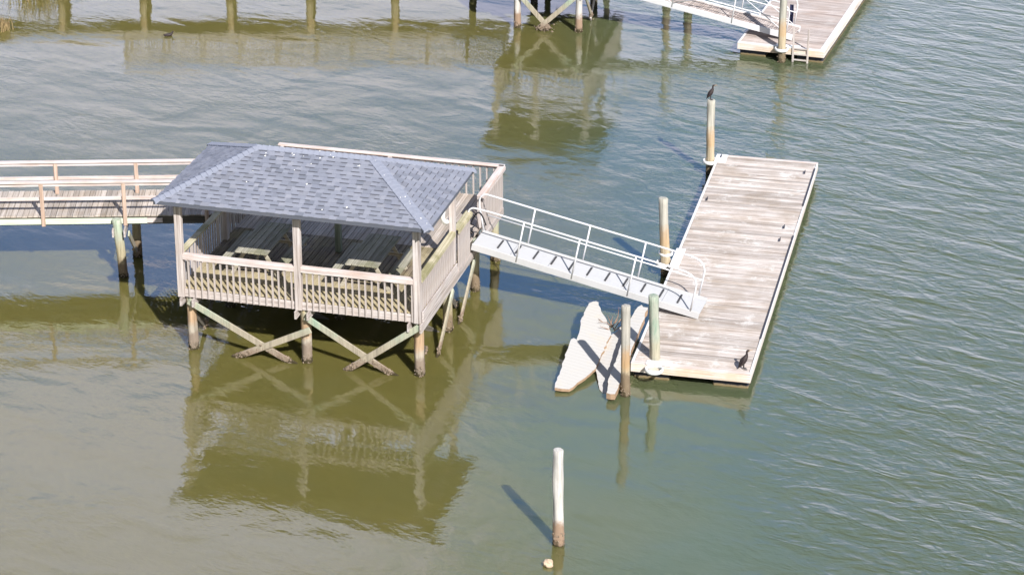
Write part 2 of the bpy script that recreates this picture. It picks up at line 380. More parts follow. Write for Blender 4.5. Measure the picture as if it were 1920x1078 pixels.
def piling(base, top, r, mat, label, group=None, seed=0, ncrust=36):
    e = Vector((base[0], base[1], 0)); dz = base[2]
    b = Vector(base)-e; t = Vector(top)-e
    o = pile_mb(b, t, r, seed=seed).build('piling', mat); o.location = e
    tag(o, label, 'piling', group)
    d = (t-b)/(t.z-b.z); w0 = b+d*(0-b.z)
    if ncrust: crust(o, crust_mb((w0.x, w0.y, 0), r*1.02, ncrust, seed=seed+3))
    return o
GP = 'mooring pilings around the near floating dock'
piling((1.001, 47.425, 0), (.972, 47.425, 2.256), .120, P_WHITE, 'lone white bleached piling standing in open water with brown base', None, 1, 46)
piling((2.708, 54.494, 0), (2.677, 54.494, 2.334), .112, P_GREY, 'grey weathered piling with orange rust stain beside the broken white panels', GP, 2, 46)
piling((3.472, 55.563, 0), (3.372, 55.563, 2.111), .130, P_GREEN, 'green stained piling held in the white collar at front end of near dock', GP, 3)
piling((5.709, 68.711, 0), (5.670, 68.711, 2.261), .122, P_TAN, 'tan piling with a cormorant perched on top at back corner of near dock', GP, 4)
piling((4.044, 61.491, 0), (3.910, 61.491, 2.187), .125, P_TAN, 'tan leaning piling beside the lower end of the grey gangway', GP, 5)

# ------------------------------------------------------------------ generic wood structures
def planks(x0, x1, y0, y1, z, along, w=.14, gap=.008, t=.035, jit=.002, ends=.006):
    mb = MB(); a0, a1 = (y0, y1) if along == 'x' else (x0, x1); p = a0
    while p < a1-.02:
        q = min(p+w, a1); dz = random.uniform(-jit, jit); e0, e1 = random.uniform(-ends, ends), random.uniform(-ends, ends)
        if along == 'x': mb.lohi((x0+e0, p+gap/2, z-t+dz), (x1+e1, q-gap/2, z+dz))
        else: mb.lohi((p+gap/2, y0+e0, z-t+dz), (q-gap/2, y1+e1, z+dz))
        p = q
    return mb

def hip_roof(parent, x0, x1, y0, y1, ze, zr, expo=.134, detail=True):
    hx = (y1-y0)/2; R0 = Vector((x0+hx, (y0+y1)/2, zr)); R1 = Vector((x1-hx, (y0+y1)/2, zr))
    A, B, Cc, D = Vector((x0, y0, ze)), Vector((x1, y0, ze)), Vector((x1, y1, ze)), Vector((x0, y1, ze))
    slopes = [(A, B, R0, R1), (B, Cc, R1, R1), (Cc, D, R1, R0), (D, A, R0, R0)]
    mb = MB(); t = .02
    dn = Vector((0, 0, -t))
    base = MB()
    for p, q, a, b in slopes:                                 # sheathing, eave thickness 0.07
        if (a-b).length < 1e-6: base.poly([p+dn, q+dn, a+dn], [(0, 1, 2)])
        else: base.poly([p+dn, q+dn, b+dn, a+dn], [(0, 1, 2, 3)])
        e = Vector((0, 0, -.09)); base.poly([p+dn, q+dn, q+e, p+e], [(0, 1, 2, 3)])
        u = Vector((0, 0, -.10))
        if (a-b).length < 1e-6: base.poly([p+e, q+e, a+u], [(2, 1, 0)])
        else: base.poly([p+e, q+e, b+u, a+u], [(3, 2, 1, 0)])
    roof = base.build('roof', ROOFEDGE, parent, recalc=False)
    if not detail: 
        return roof
    sh = MB(); db = MB(); rng = random.Random(3)
    for p, q, a, b in slopes:
        ex = (q-p); W = ex.length; ex.normalize()
        up = ((a-p) - ex*(a-p).dot(ex)); L = up.length; up.normalize(); nrm = ex.cross(up)
        la = (a-p).dot(ex); lb = (b-p).dot(ex)
        rows = int(L/expo)+1
        def lim(s): f = min(1, s/L); return la*f, W+(lb-W)*f
        for r in range(rows):
            s0 = r*expo; s1 = min(L, s0+expo)
            if s1-s0 < .01: continue
            l0, h0 = lim(s0); l1, h1 = lim(s1)
            def put(xa, xb, lift, sa=s0, sb=s1):
                # trapezoid clipped to the hips, butt edge lifted
                xa0, xb0 = max(xa, lim(sa)[0]), min(xb, lim(sa)[1]); xa1, xb1 = max(xa, lim(sb)[0]), min(xb, lim(sb)[1])
                if xb0-xa0 < .01: return
                if xb1 < xa1: xa1 = xb1 = (xa1+xb1)/2 if xa1-xb1 < .3 else min(max(xa0, xb1), xa1)
                P = lambda x, s, h: p+ex*x+up*s+nrm*h
                sh.poly([P(xa0, sa-.004, lift), P(xb0, sa-.004, lift), P(xb1, sb, .003), P(xa1, sb, .003), P(xa0, sa-.004, -.006), P(xb0, sa-.004, -.006)],
                        [(0, 1, 2, 3), (4, 5, 1, 0), (0, 3, 4), (1, 5, 2)])
            x = l0-rng.random()*.3
            hi = rng.random() < .5; bands = []
            while x < h0:                                     # alternating thick and thin tabs
                wd = rng.uniform(.12, .25) if hi else rng.uniform(.10, .22)
                put(x, x+wd, .024 if hi else .010)
                if hi: bands.append((x, x+wd, s0))
                x += wd; hi = not hi
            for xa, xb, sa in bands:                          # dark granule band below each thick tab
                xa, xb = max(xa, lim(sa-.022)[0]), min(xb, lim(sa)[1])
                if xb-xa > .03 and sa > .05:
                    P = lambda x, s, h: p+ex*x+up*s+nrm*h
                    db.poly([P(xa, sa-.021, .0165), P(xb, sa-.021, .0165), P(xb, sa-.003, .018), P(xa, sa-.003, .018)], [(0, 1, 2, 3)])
    sh.build('shingles', SHINGLE, roof, recalc=False)
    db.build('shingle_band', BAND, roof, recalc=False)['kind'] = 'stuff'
    caps = MB()
    for p, q, steps in ((A, R0, 1), (B, R1, 1), (Cc, R1, 1), (D, R0, 1), (R0, R1, 1)):
        d = q-p; Ln = d.length; d.normalize(); k = max(2, int(Ln/.145)); side = d.cross(Vector((0, 0, 1))).normalized()
        drop = .5*(.0 if abs(d.z) < .05 else 1)
        slope = (zr-ze)/hx
        for i in range(k):
            a = p+d*(Ln*i/k); b = p+d*(Ln*(i+1)/k+.03)
            wd = .135
            # wings fold down along the two slopes
            if abs(d.z) < .05: dz = slope*wd
            else: dz = slope*wd/math.sqrt(2)*.98
            n1 = .045+rng.random()*.004; n0 = .028
            S = side*wd; Z = Vector((0, 0, 1))
            caps.poly([a-S-Z*(dz-n1), a+Z*n1, a+S-Z*(dz-n1), b+S-Z*(dz-n0), b+Z*n0, b-S-Z*(dz-n0), a-S-Z*(dz+.02), a+S-Z*(dz+.02), a-Z*.01],
                      [(0, 1, 4, 5), (1, 2, 3, 4), (6, 8, 1, 0), (8, 7, 2, 1), (0, 5, 6), (7, 3, 2)])
    caps.build('ridge_cap', CAPM, roof, recalc=False)
    dr = MB(); rng = random.Random(9)
    for _ in range(46):                                       # droppings
        f = rng.random()
        if f < .5: u = rng.uniform(.05, .95); P = R0+(R1-R0)*u; s = rng.random()**2*.35
        elif f < .75: P = B+(R1-B)*rng.random(); s = rng.uniform(0, .1)
        elif f < .85: P = A+(R0-A)*rng.random(); s = rng.uniform(0, .1)
        else: P = R0+(R1-R0)*rng.random(); s = rng.uniform(.2, 1.8)
        P = P+Vector((rng.uniform(-.06, .06), -s, -s*(zr-ze)/hx+.034)); r = rng.uniform(.010, .022)
        dr.poly([P+Vector((math.cos(k)*r, math.sin(k)*r*rng.uniform(.8, 2.), math.sin(k)*r*.43)) for k in [j*2*math.pi/7 for j in range(7)]], [tuple(range(7))])
    dr.build('bird_dropping', DROP, roof, recalc=False, split=True)
    return roof

def baluster(parent, x, y, z0, z1, sx=.04, sy=.035, mat=None):
    mb = MB(); mb.box((0, 0, 0), (sx*random.uniform(.92, 1.08), sy, z1-z0))
    o = mb.build('baluster', mat or W_Z, parent); o.location = (x+random.uniform(-.006, .006), y, (z0+z1)/2); o.rotation_euler = (random.uniform(-.006, .006), random.uniform(-.01, .01), 0)
    return o
def railing(parent, p, q, zc, cap_w=.15, mats=(None, None), bz=None, sp=.165, out=(0, -1), pick=(.04, .035), face=True, start=.1, post=None, boff=.04, capw=None, many=None, keep=lambda v: False):
    """cap board + face board + balusters, horizontal, from p to q in the parent's plan"""
    p, q = Vector((*p, 0)), Vector((*q, 0)); d = q-p; L = d.length; d.normalize(); o2 = Vector((*out, 0))
    mb = MB(); Z = Vector((0, 0, 1))
    mb.beam(p+Z*zc+o2*.0, q+Z*zc+o2*.0, cap_w, .038)
    r = mb.build('handrail', mats[0], parent, bevel=.004)
    if face:
        f = MB(); f.beam(p+Z*(zc-.066)+o2*(boff+.019), q+Z*(zc-.066)+o2*(boff+.019), .036, .09); f.build('rail_board', mats[0], r)
    s = start
    while s < L-.04:
        c = p+d*s+o2*(boff-.019 if face else boff)
        along_x = abs(d.x) > abs(d.y)
        pk = pick if along_x else pick[::-1]
        if many is not None and not keep(c): many.box((c.x+random.uniform(-.006, .006), c.y, (bz+zc-.021)/2), (pk[0], pk[1], zc-.021-bz))
        else: baluster(r, c.x, c.y, bz, zc-.021, *pk)
        s += sp
    return r

ZB, ZD, ZR, ZE, ZT = 1.45, 1.69, 2.581, 4.088, 4.951

# ------------------------------------------------------------------ near pavilion
PAV = empty('pavilion', (-8.059, 56.922, 0), -.254, 'timber pavilion on pilings with grey blue shingled hip roof over picnic tables', 'pavilion')
W, D, D2, OV = 6.0, 3.067, 7.617, .435
hip_roof(PAV, -OV, W+OV, -OV, D+OV, ZE, ZT)
b = MB()
b.lohi((0, -.06, 3.83), (W, -.015, 4.04)); b.lohi((0, .025, 3.83), (W, .07, 4.04)); b.lohi((0, D-.05, 3.83), (W, D+.05, 4.04))
b.build('roof_beam', W_X, PAV, split=True)
b = MB(); b.lohi((-.05, .08, 3.83), (.05, D-.06, 4.035)); b.lohi((W-.05, .08, 3.83), (W+.05, D-.06, 4.035)); b.build('roof_beam', W_Y, PAV, split=True)
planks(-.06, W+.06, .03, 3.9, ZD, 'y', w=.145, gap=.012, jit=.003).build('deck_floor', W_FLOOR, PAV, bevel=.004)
planks(-.06, W+.06, 3.905, D2, ZD-.001, 'y', w=.145, gap=.012, jit=.003).build('deck_floor', W_WALK, PAV, bevel=.004)
for x in (0, W*.503, W):
    p = MB(); p.box((x, 0, (ZB+3.83)/2), (.17, .15, 3.83-ZB)); p.build('post', W_Z, PAV, bevel=.008)
    p = MB(); p.box((x, D, (1.695+3.83)/2), (.15, .15, 3.83-1.695)); p.build('post', W_Z if x > 1 and x > 5 else wood('dark_green_post', (.10, .12, .09), (.20, .23, .18), (.28, .30, .24), axis='z') if x > 1 and x < 5 else W_Z, PAV, bevel=.008)  # middle rear post is darker green treated wood
# rim joists
b = MB()
for xa, xb in ((.085, W*.503-.085), (W*.503+.085, W-.085)): b.lohi((xa, -.02, ZB), (xb, .025, ZD-.036))
b.lohi((-.08, D2-.045, ZB), (W+.08, D2, ZD-.04)); b.build('rim_joist', W_X, PAV, bevel=.005, split=True)
b = MB(); b.lohi((W+.06, .08, ZB-.12), (W+.10, D2, ZB+.10)); b.lohi((W+.10, .02, ZB+.02), (W+.14, 3.02, ZD+.05)); b.lohi((-.10, .08, ZB), (-.062, D2, ZD-.04)); b.build('rim_joist', W_Y, PAV, bevel=.005, split=True)
b = MB()
for y in [.5+.6*i for i in range(12)]: b.lohi((-.06, y, ZB+.02), (W+.055, y+.045, ZD-.045))
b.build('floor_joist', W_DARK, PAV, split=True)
# railings
REST = MB()
railing(PAV, (.085, -.005), (W*.503-.085, -.005), ZR, mats=(RAILB_X,), bz=ZB+.01, out=(0, -1), start=.13, boff=.045)
railing(PAV, (W*.503+.085, -.005), (W-.085, -.005), ZR, mats=(RAILB_X,), bz=ZB+.01, out=(0, -1), start=.13, boff=.045)
railing(PAV, (W+.03, .085), (W+.03, D-.08), ZR, mats=(W_MOSSCAP,), bz=ZD-.1, out=(1, 0), pick=(.07, .035), sp=.15)
railing(PAV, (W+.06, D+.08), (W+.06, 4.37), ZR+.01, mats=(W_MOSSCAP,), bz=ZB-.02, out=(1, 0), pick=(.085, .03), sp=.125, boff=.065)
railing(PAV, (W+.06, 5.42), (W+.06, D2+.02), ZR, mats=(RAILB_Y,), bz=ZB-.02, out=(1, 0), pick=(.085, .03), sp=.15, boff=.065)
railing(PAV, (-.15, D2), (W+.13, D2), ZR, mats=(RAILB_X,), bz=ZD-.15, out=(0, 1), sp=.19, boff=.05, many=REST, keep=lambda v: v.x > 4.5)
railing(PAV, (-.02, .085), (-.02, D-.08), ZR, mats=(W_MOSSCAP,), bz=ZD-.1, out=(-1, 0), sp=.15, cap_w=.17, many=REST)
railing(PAV, (-.02, D+.08), (-.02, 4.85), ZR, mats=(W_MOSSCAP,), bz=ZD-.1, out=(-1, 0), sp=.15, cap_w=.17, many=REST)
REST.build('baluster', W_Z, PAV)['kind'] = 'stuff'
for x, y in ((W+.03, 4.31), (W+.03, 5.48), (W+.03, D2-.06), (-.03, D2-.06), (-.03, 4.8), (3.0, D2-.06)):
    p = MB(); p.lohi((x-.05, y-.05, ZD+.002), (x+.05, y+.05, ZR-.02)); p.build('post', W_Z, PAV, bevel=.006)
# piles, girders, braces
for i, x in enumerate((.17, 3.12, 5.96)):
    for j, y in enumerate((.15, 2.74, 5.29, 7.3)):
        if j == 3 and i == 1: continue
        xx = x+(.03 if (i, j) == (2, 0) else 0); r = .125
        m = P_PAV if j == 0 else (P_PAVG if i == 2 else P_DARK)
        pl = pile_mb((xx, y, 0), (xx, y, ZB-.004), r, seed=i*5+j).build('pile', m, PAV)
        crust(pl, crust_mb((xx, y, 0), r*1.03, 34, seed=40+i*4+j))
    g = MB()
    for s in (-1, 1):
        xs = x+s*.155; g.lohi((xs-.025, -.16, ZB-.20), (xs+.025, D2-.1, ZB-.005))
    g.build('girder', W_Y if i != 1 else W_Y, PAV, split=True)
def brace(p, q, mat, up, parent=PAV, w=.045, h=.16, cr=True, seed=0):
    b = MB(); b.beam(p, q, w, h, up); o = b.build('brace', mat, parent, bevel=.006)
    return o
def clump(c, n, spread, parent, seed, size=(.015, .04)):
    mb = MB(); rng = random.Random(seed)
    for _ in range(n): lump(mb, Vector(c)+Vector((rng.gauss(0, spread[0]), rng.gauss(0, spread[1]), rng.gauss(0, spread[2]))), rng.uniform(*size), rng)
    o = mb.build('oyster_crust', OYSTER, parent); o['kind'] = 'stuff'; return o
GX = BRACE
for (x0, z0, x1, z1, yy, cx) in ((.16, 1.35, 2.90, -.06, -.03, 0), (3.31, .97, 1.28, -.03, -.08, 0), (3.17, 1.28, 5.56, -.12, -.03, 0), (6.05, 1.37, 4.16, -.03, -.08, 0)):
    bb = brace((x0, yy, z0), (x1, yy, z1), GX, (0, 0, 1))
    P0, L = Vector((x0, yy, z0)), Vector((x1-x0, 0, z1-z0)); mb = MB(); rng = random.Random(int(x0*10))
    for _ in range(110):
        zt_ = min(.36, abs(rng.gauss(0, .15))); k = (z0-zt_)/(z0-z1)
        lump(mb, P0+L*k+Vector((0, rng.uniform(-.035, .035), rng.uniform(-.085, .085))), rng.uniform(.012, .036), rng)
    crust(bb, mb)
for x in (6.12, .02):
    for (y0, z0, y1, z1) in ((2.67, 1.17, 1.1, -.15), (4.71, 1.15, 3.15, -.1), (.25, 1.1, 1.6, -.2), (2.9, 1.1, 4.4, -.2)):
        if x == 6.12 and y0 in (.25, 2.9): xx = 5.78
        else: xx = x
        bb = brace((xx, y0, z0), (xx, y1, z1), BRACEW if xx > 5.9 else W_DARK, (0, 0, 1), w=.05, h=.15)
        k = (z0-.06)/(z0-z1); P = Vector((xx, y0+(y1-y0)*k, z0+(z1-z0)*k)); clump(P, 46, (.02, .05, .07), bb, int(y0*10+x))
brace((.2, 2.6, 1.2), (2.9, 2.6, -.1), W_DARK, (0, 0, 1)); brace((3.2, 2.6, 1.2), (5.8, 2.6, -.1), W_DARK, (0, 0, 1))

def pav_pt(a, b2, z):
    c, s = math.cos(-.254), math.sin(-.254); return Vector((-8.059+a*c-b2*s, 56.922+a*s+b2*c, z))
# picnic tables
def table_at(a, b2, label, rz):
    P = pav_pt(a, b2, ZD); t = empty('picnic_table', P, -.254+rz, label, 'picnic table', 'picnic tables under the pavilion roof')
    Lt = 1.95
    top = planks(-.42, .42, -Lt/2, Lt/2, .75, 'y', w=.168, gap=.014, t=.038, jit=.002); top.build('tabletop', W_TABLE, t, bevel=.005)
    bt = MB(); [bt.lohi((-.36, y-.02, .64), (.36, y+.02, .711)) for y in (-.72, .0, .72)]; bt.build('tabletop_batten', W_TABLEX, t, split=True)
    for s in (-1, 1):
        planks(s*.72-.14, s*.72+.14, -Lt/2, Lt/2, .45, 'y', w=.14, gap=.012, t=.038).build('bench', W_TABLE, t, bevel=.005)
    for y in (-.74, .74):
        sp = MB(); sp.lohi((-.84, y-.022, .325), (.84, y+.022, .411)); sp.build('bench_support', W_TABLEX, t)
        for s in (-1, 1):
            lg = MB(); lg.beam((s*.62, y+.045 if y < 0 else y-.045, 0.002), (s*.22, y+.045 if y < 0 else y-.045, .70), .04, .09, (1, 0, 0)); lg.build('leg', W_TABLEX, t)
    br = MB(); br.beam((0, -.6, .37), (0, -.12, .69), .04, .09); br.beam((0, .6, .37), (0, .12, .69), .04, .09); br.build('brace', W_TABLEX, t, split=True)
    return t
table_at(1.52, 1.77, 'weathered picnic table with mossy top nearest the walkway side of pavilion', 0)
table_at(4.36, 1.74, 'weathered picnic table on the pavilion side closest to the gangway', 0)

# life ring on the right rear post
P = pav_pt(5.885, D-.02, 3.06)
r = MB(); r.tube([(0, .24*math.cos(2*math.pi*k/28), .24*math.sin(2*math.pi*k/28)) for k in range(28)], .058, 10, closed=True)
lr = r.build('life_ring', RINGW); lr.location = P; lr.rotation_euler = (0, 0, -.254-.25); tag(lr, 'white life ring hanging on the post under the pavilion roof edge', 'life ring')
rp = MB(); rp.tube([(.0, .31*math.cos(2*math.pi*k/24)*(1+.03*math.cos(8*math.pi*k/24)), .31*math.sin(2*math.pi*k/24)) for k in range(24)], .008, 5, closed=True); rp.build('grab_rope', painted('rope', (.5, .48, .42)), lr)

# black hose coil at the gangway head
P = pav_pt(5.86, 4.75, ZD)
h = MB(); pts = []
for i in range(90):
    a = i*.28; rr = .20+.05*math.sin(i*.13)+.015*math.sin(i*1.7); pts.append((rr*math.cos(a)*1.2-.05, rr*math.sin(a), .03+.0042*i+.02*math.sin(i*.5)))
for k in range(1, 14): pts.append((pts[-1][0]+.03, pts[-1][1]-.055, .42+.45*math.sin(k/13*2.6)))
h.tube(pts, .021, 7)
hs = h.build('hose', BLACK); hs.location = P; tag(hs, 'black hose coiled on the deck at the head of the gangway', 'hose')

# ------------------------------------------------------------------ walkway to the near pavilion
PSI = .040
WK = empty('walkway', (-10.14, 61.52, 0), PSI, 'long timber walkway with bleached handrails running left from the pavilion', 'walkway')
X0, X1, ZW = -9.0, 3.95, 1.655
planks(X0, X1, 0, 1.78, ZW, 'y', w=.145, gap=.012, jit=.003, ends=.012).build('deck_floor', W_WALK, WK, bevel=.004)
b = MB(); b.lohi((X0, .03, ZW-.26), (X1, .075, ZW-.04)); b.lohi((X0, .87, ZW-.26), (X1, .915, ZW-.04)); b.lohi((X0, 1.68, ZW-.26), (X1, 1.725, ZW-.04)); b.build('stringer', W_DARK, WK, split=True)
b = MB(); b.lohi((X0, -.03, ZW-.215), (.62, .012, ZW-.07)); b.build('rim_joist', wood('pale_green_rim', (.34, .40, .30), (.55, .62, .50), (.66, .70, .60), axis='x'), WK, split=True)
b = MB(); b.lohi((.622, -.028, ZW-.20), (1.02, .012, ZW-.08)); b.build('rim_joist', RAILB_X, WK, split=True)
ZC = ZW+.965
for y, zc in ((-.03, ZC), (1.56, ZC-.06)):
    b = MB(); b.lohi((X0, y-.07, zc-.02), (X1-.3, y+.07, zc+.02)); h = b.build('handrail', RAILB_X, WK, bevel=.005)
    b = MB(); yo = y-.0 if y < 1 else y; b.lohi((X0, yo-.022, zc-.11), (X1-.3, yo+.022, zc-.021)); b.build('rail_board', RAILB_X, h)
    b = MB(); b.lohi((X0, yo+.02, zc-.52), (X1-.3, yo+.056, zc-.43)); b.build('mid_rail', RAILB_X, WK)
for k in range(-4, 2):
    x = k*2.12+.06
    p = MB(); p.lohi((x-.05, -.076, ZW-.26), (x+.05, -.032, ZC-.022)); p.build('post', W_ORANGE, WK, bevel=.005)
    xf = x+.17; p = MB(); p.lohi((xf-.05, 1.62, ZW-.2) if False else (xf-.05, 1.52, ZW+.003), (xf+.05, 1.60, ZC-.082)); p.build('post', W_ORANGE, WK, bevel=.005)
for k in (-2, -1, 0):
    x = k*4.2-.1
    for (yb, yt, r, sd, dx) in ((-.16, -.14, .125, 3, -.10), (1.15, 1.2, .12, 4, 0.02)):
        pl = pile_mb((x+(.04 if yb < 0 else .28), yb, 0), (x+(.04 if yb < 0 else .28)+dx, yt, ZW-.05 if yb < 0 else ZW-.3), r, seed=60+sd+k).build('pile', P_PAVG, WK)
        crust(pl, crust_mb((x+(.04 if yb < 0 else .28), yb, 0), r*1.03, 30, seed=70+k+sd))
    g = MB()
    for s in (-1, 1): g.lohi((x+s*.15-.02+.0, -.36, ZW-.47), (x+s*.15+.025, 1.6, ZW-.27))
    g.build('girder', W_Y, WK, split=True)
    bb = brace((x+.22, .0, 1.15), (x+.3, 1.05, .1), BRACE, (0, 0, 1), WK)
    clump((x+.3, .95, .2), 34, (.05, .09, .07), bb, 81+k)

# ------------------------------------------------------------------ near floating dock
DPHI = -.221
DK = empty('floating_dock', (2.859, 55.336, 0), DPHI, 'long bleached floating dock with a cormorant standing on its front corner', 'floating dock', )
DW, DL, DZ = 2.9, 14.135, .45
def build_dock(DK, DW, DL, DZ, deckmat, rng):
    planks(.07, DW-.06, .13, DL-.12, DZ, 'x', w=.143, gap=.007, jit=.002).build('deck_floor', deckmat, DK, bevel=.003)
    b = MB(); b.lohi((0, 0, DZ-.235), (DW, .05, DZ-.03)); b.lohi((0, DL-.05, DZ-.235), (DW, DL, DZ-.03)); b.build('fascia', W_FASC, DK, bevel=.006, split=True)
    b = MB(); b.lohi((0, .052, DZ-.235), (.05, DL-.052, DZ-.03)); b.lohi((DW-.05, .052, DZ-.235), (DW, DL-.052, DZ-.03)); b.build('fascia', wood('side_fascia', (.42, .34, .28), (.66, .60, .56), (.76, .72, .69), axis='y'), DK, bevel=.006, split=True)
    b = MB(); b.lohi((.0, 0, DZ-.028), (DW, .125, DZ+.006)); b.lohi((0, DL-.115, DZ-.028), (DW, DL, DZ+.006)); b.build('trim_board', RAILB_X if DK.name.startswith('float') else WHITE, DK, bevel=.006, split=True)
    b = MB(); b.lohi((0, .127, DZ-.028), (.066, DL-.117, DZ+.006)); b.build('trim_board', WHITE, DK, bevel=.006, split=True)
    y = .35; x = .08
    n = int((DL-.4)/1.25)
    for side in (0, 1):
        for i in range(n):
            y = .12+i*(DL-.2)/n; xa = .06 if side == 0 else DW-.92
            f = MB(); f.lohi((xa, y+.03, -.25), (xa+.86, y+(DL-.2)/n-.06, DZ-.24)); f.build('float', FLOAT, DK, bevel=.03)
build_dock(DK, DW, DL, DZ, W_DOCK, random.Random(4))
b = MB()
b.lohi((DW-.046, .127, DZ-.028), (DW, DL-.117, DZ+.004)); b.build('trim_board', WHITE, DK, bevel=.006, split=True)
for y0, y1 in ((10.75, 13.6), (8.3, 8.6), (2.0, 8.25)):
    b = MB(); b.lohi((DW-.062, y0, DZ+.005), (DW-.018, y1, DZ+.03)); b.build('bumper_strip', RUBBER, DK, bevel=.008)
for (x, y) in ((.12, 13.9), (2.62, 13.2), (2.55, 9.1), (2.55, 8.2), (.22, 10.6)):
    b = MB(); b.tube([(x, y-.11, DZ+.055), (x, y-.05, DZ+.06), (x, y+.05, DZ+.06), (x, y+.11, DZ+.055)], .013, 7); b.box((x, y-.035, DZ+.03), (.03, .02, .06)); b.box((x, y+.035, DZ+.03), (.03, .02, .06)); b.build('cleat', RUBBER, DK)
def collar(parent, cx, cy, cz, r, plate, rot=0):
    m = MB(); n = 26
    pts = [(cx+r*math.cos(2*math.pi*k/n), cy+r*math.sin(2*math.pi*k/n), cz) for k in range(n)]
    m.tube(pts, .05, 8, closed=True, rs=[(.028, .055)]*n)
    c = m.build('pile_collar', PLATE, parent)
    b = MB(); b.lohi(*plate); b.build('collar_plate', PLATE, c, bevel=.01)
    return c
collar(DK, .60, -.17, .41, .20, ((.36, -.03, DZ+.008), (.98, .2, DZ+.028)))
collar(DK, -.14, 13.62, .42, .20, ((-.03, 13.45, DZ+.008), (.30, 14.1, DZ+.026)))
c = collar(DK, -.22, 6.26, .36, .215, ((-.05, 5.75, DZ+.008), (.20, 7.05, DZ+.03)))
m = MB(); n = 24; m.tube([(-.22+.17*math.cos(2*math.pi*k/n), 6.33+.17*math.sin(2*math.pi*k/n), .62) for k in range(n)], .04, 8, closed=True, rs=[(.024, .045)]*n); m.build('pile_collar', PLATE, DK)

# ------------------------------------------------------------------ gangway 1
def gangway(origin, end, width, label, style, slat=False):
    o, e = Vector(origin), Vector(end); d = e-o; L = d.length; yaw = math.atan2(d.y, d.x); pit = -math.asin(d.z/L)
    G = bpy.data.objects.new('gangway', None); col.objects.link(G); G.location = o; G.rotation_euler = (0, pit, yaw); tag(G, label, 'gangway', 'gangways down to the floating docks')
    # local: x down the slope, y to the far side
    if not slat:
        b = MB(); b.lohi((0, .03, -.05), (L, width-.03, -.012)); b.build('walking_surface', GANG, G)
        cl = MB(); n = 11
        for i in range(n):
            x = .62+i*(L-1.25)/(n-1)-.0; cl.lohi((x-.022, .26*width, -.010), (x+.022, .80*width, .012))
        for i in range(n):
            x = .62+i*(L-1.25)/(n-1); c = MB(); c.lohi((x-.022, .26*width, -.010), (x+.022, .80*width, .012)); c.build('grip_cleat', DARKCLEAT, G)
    else:
        b = planks(0, L, .03, width-.03, .0, 'y', w=.075, gap=.02, t=.03); b.build('walking_surface', W_DOCK2, G)
    for y0, y1 in ((-.01, .028), (width-.028, width+.01)):
        b = MB(); b.lohi((0, y0, -.15), (L, y1, .03 if not slat else .05)); b.build('side_beam', ALU if slat else GANG, G, bevel=.006)
    H = 1.02; r = .024
    if not slat:
        b = MB(); b.poly([(L-.02, .05, -.012), (L-.02, width-.05, -.012), (L+.20, width-.05, .040), (L+.20, .05, .040), (L-.02, .05, -.030), (L-.02, width-.05, -.030), (L+.20, width-.05, .028), (L+.20, .05, .028)], [(0, 1, 2, 3), (7, 6, 5, 4), (0, 4, 5, 1), (1, 5, 6, 2), (2, 6, 7, 3), (3, 7, 4, 0)]) if False else b.lohi((L-.30, .10, -.17), (L-.12, width-.10, -.06)); b.build('end_beam', GANG, G)
        for y0 in (.16, width-.16):
            b = MB(); b.tube([(L-.08, y0-.05, -.11), (L-.08, y0+.05, -.11)], .05, 12); b.build('roller', BLACK, G)
        for i in range(1, 6):
            b = MB(); b.lohi((i*L/6-.006, .03, -.011), (i*L/6+.006, width-.03, -.007)); b.build('deck_seam', DARKSEAM, G)
    def rail(y, posts, x0, x1, top_loop, mid):
        R = .22
        pts = []
        if top_loop:
            pts += [Vector((.02, y, .02)), Vector((-.10, y, .35)), Vector((-.22, y, .66))] + arc((-.06+.02, y, H-.2), .2, math.pi, math.pi/2, 6, (1, 0, 0), (0, 0, 1))
        else:
            pts += arc((-.1, y, H-.17), .15, math.pi*1.35, math.pi/2, 8, (1, 0, 0), (0, 0, 1))
        pts += [Vector((x, y, H)) for x in (.3, L*.4, L-.75)]
        pts += [Vector((L-.55, y, H-.012)), Vector((L-.42, y, H-.05)), Vector((L-.30, y, H-.14)), Vector((L-.24, y, H-.28)), Vector((L-.23, y, H-.5)), Vector((L-.23, y, .02))]
        b = MB(); b.tube(pts, r, 9); h = b.build('handrail', ALU, G)
        for x in posts:
            p = MB(); p.tube([(x, y, -.10), (x, y, H)], r*.92, 8); p.build('rail_post', ALU, G)
        if mid:
            b = MB(); b.tube([(.05, y, H*.46), (L-.23, y, H*.46)], r*.8, 8); b.build('mid_rail', ALU, G)
        if slat:
            xs = [0.1]+list(posts)+[L-.23]
            for i in range(len(xs)-1):
                b = MB(); a = (xs[i], y, H*.97) if i % 2 else (xs[i], y, .03); c = (xs[i+1], y, .03) if i % 2 else (xs[i+1], y, H*.97)
                b.tube([a, c], r*.7, 7); b.build('truss_diagonal', ALU, G)
    P = [L*.20, L*.445, L*.69] if not slat else [L*.25, L*.5, L*.75]
    rail(.0, P, 0, L, style == 'near', False or slat); rail(width, [p+.02 for p in P], 0, L, True, True)
    return G
gangway((-1.02, 59.50, 1.73), (4.66, 57.80, .60), .93, 'pale grey gangway with dark cross cleats sloping down to the near floating dock', '', False)

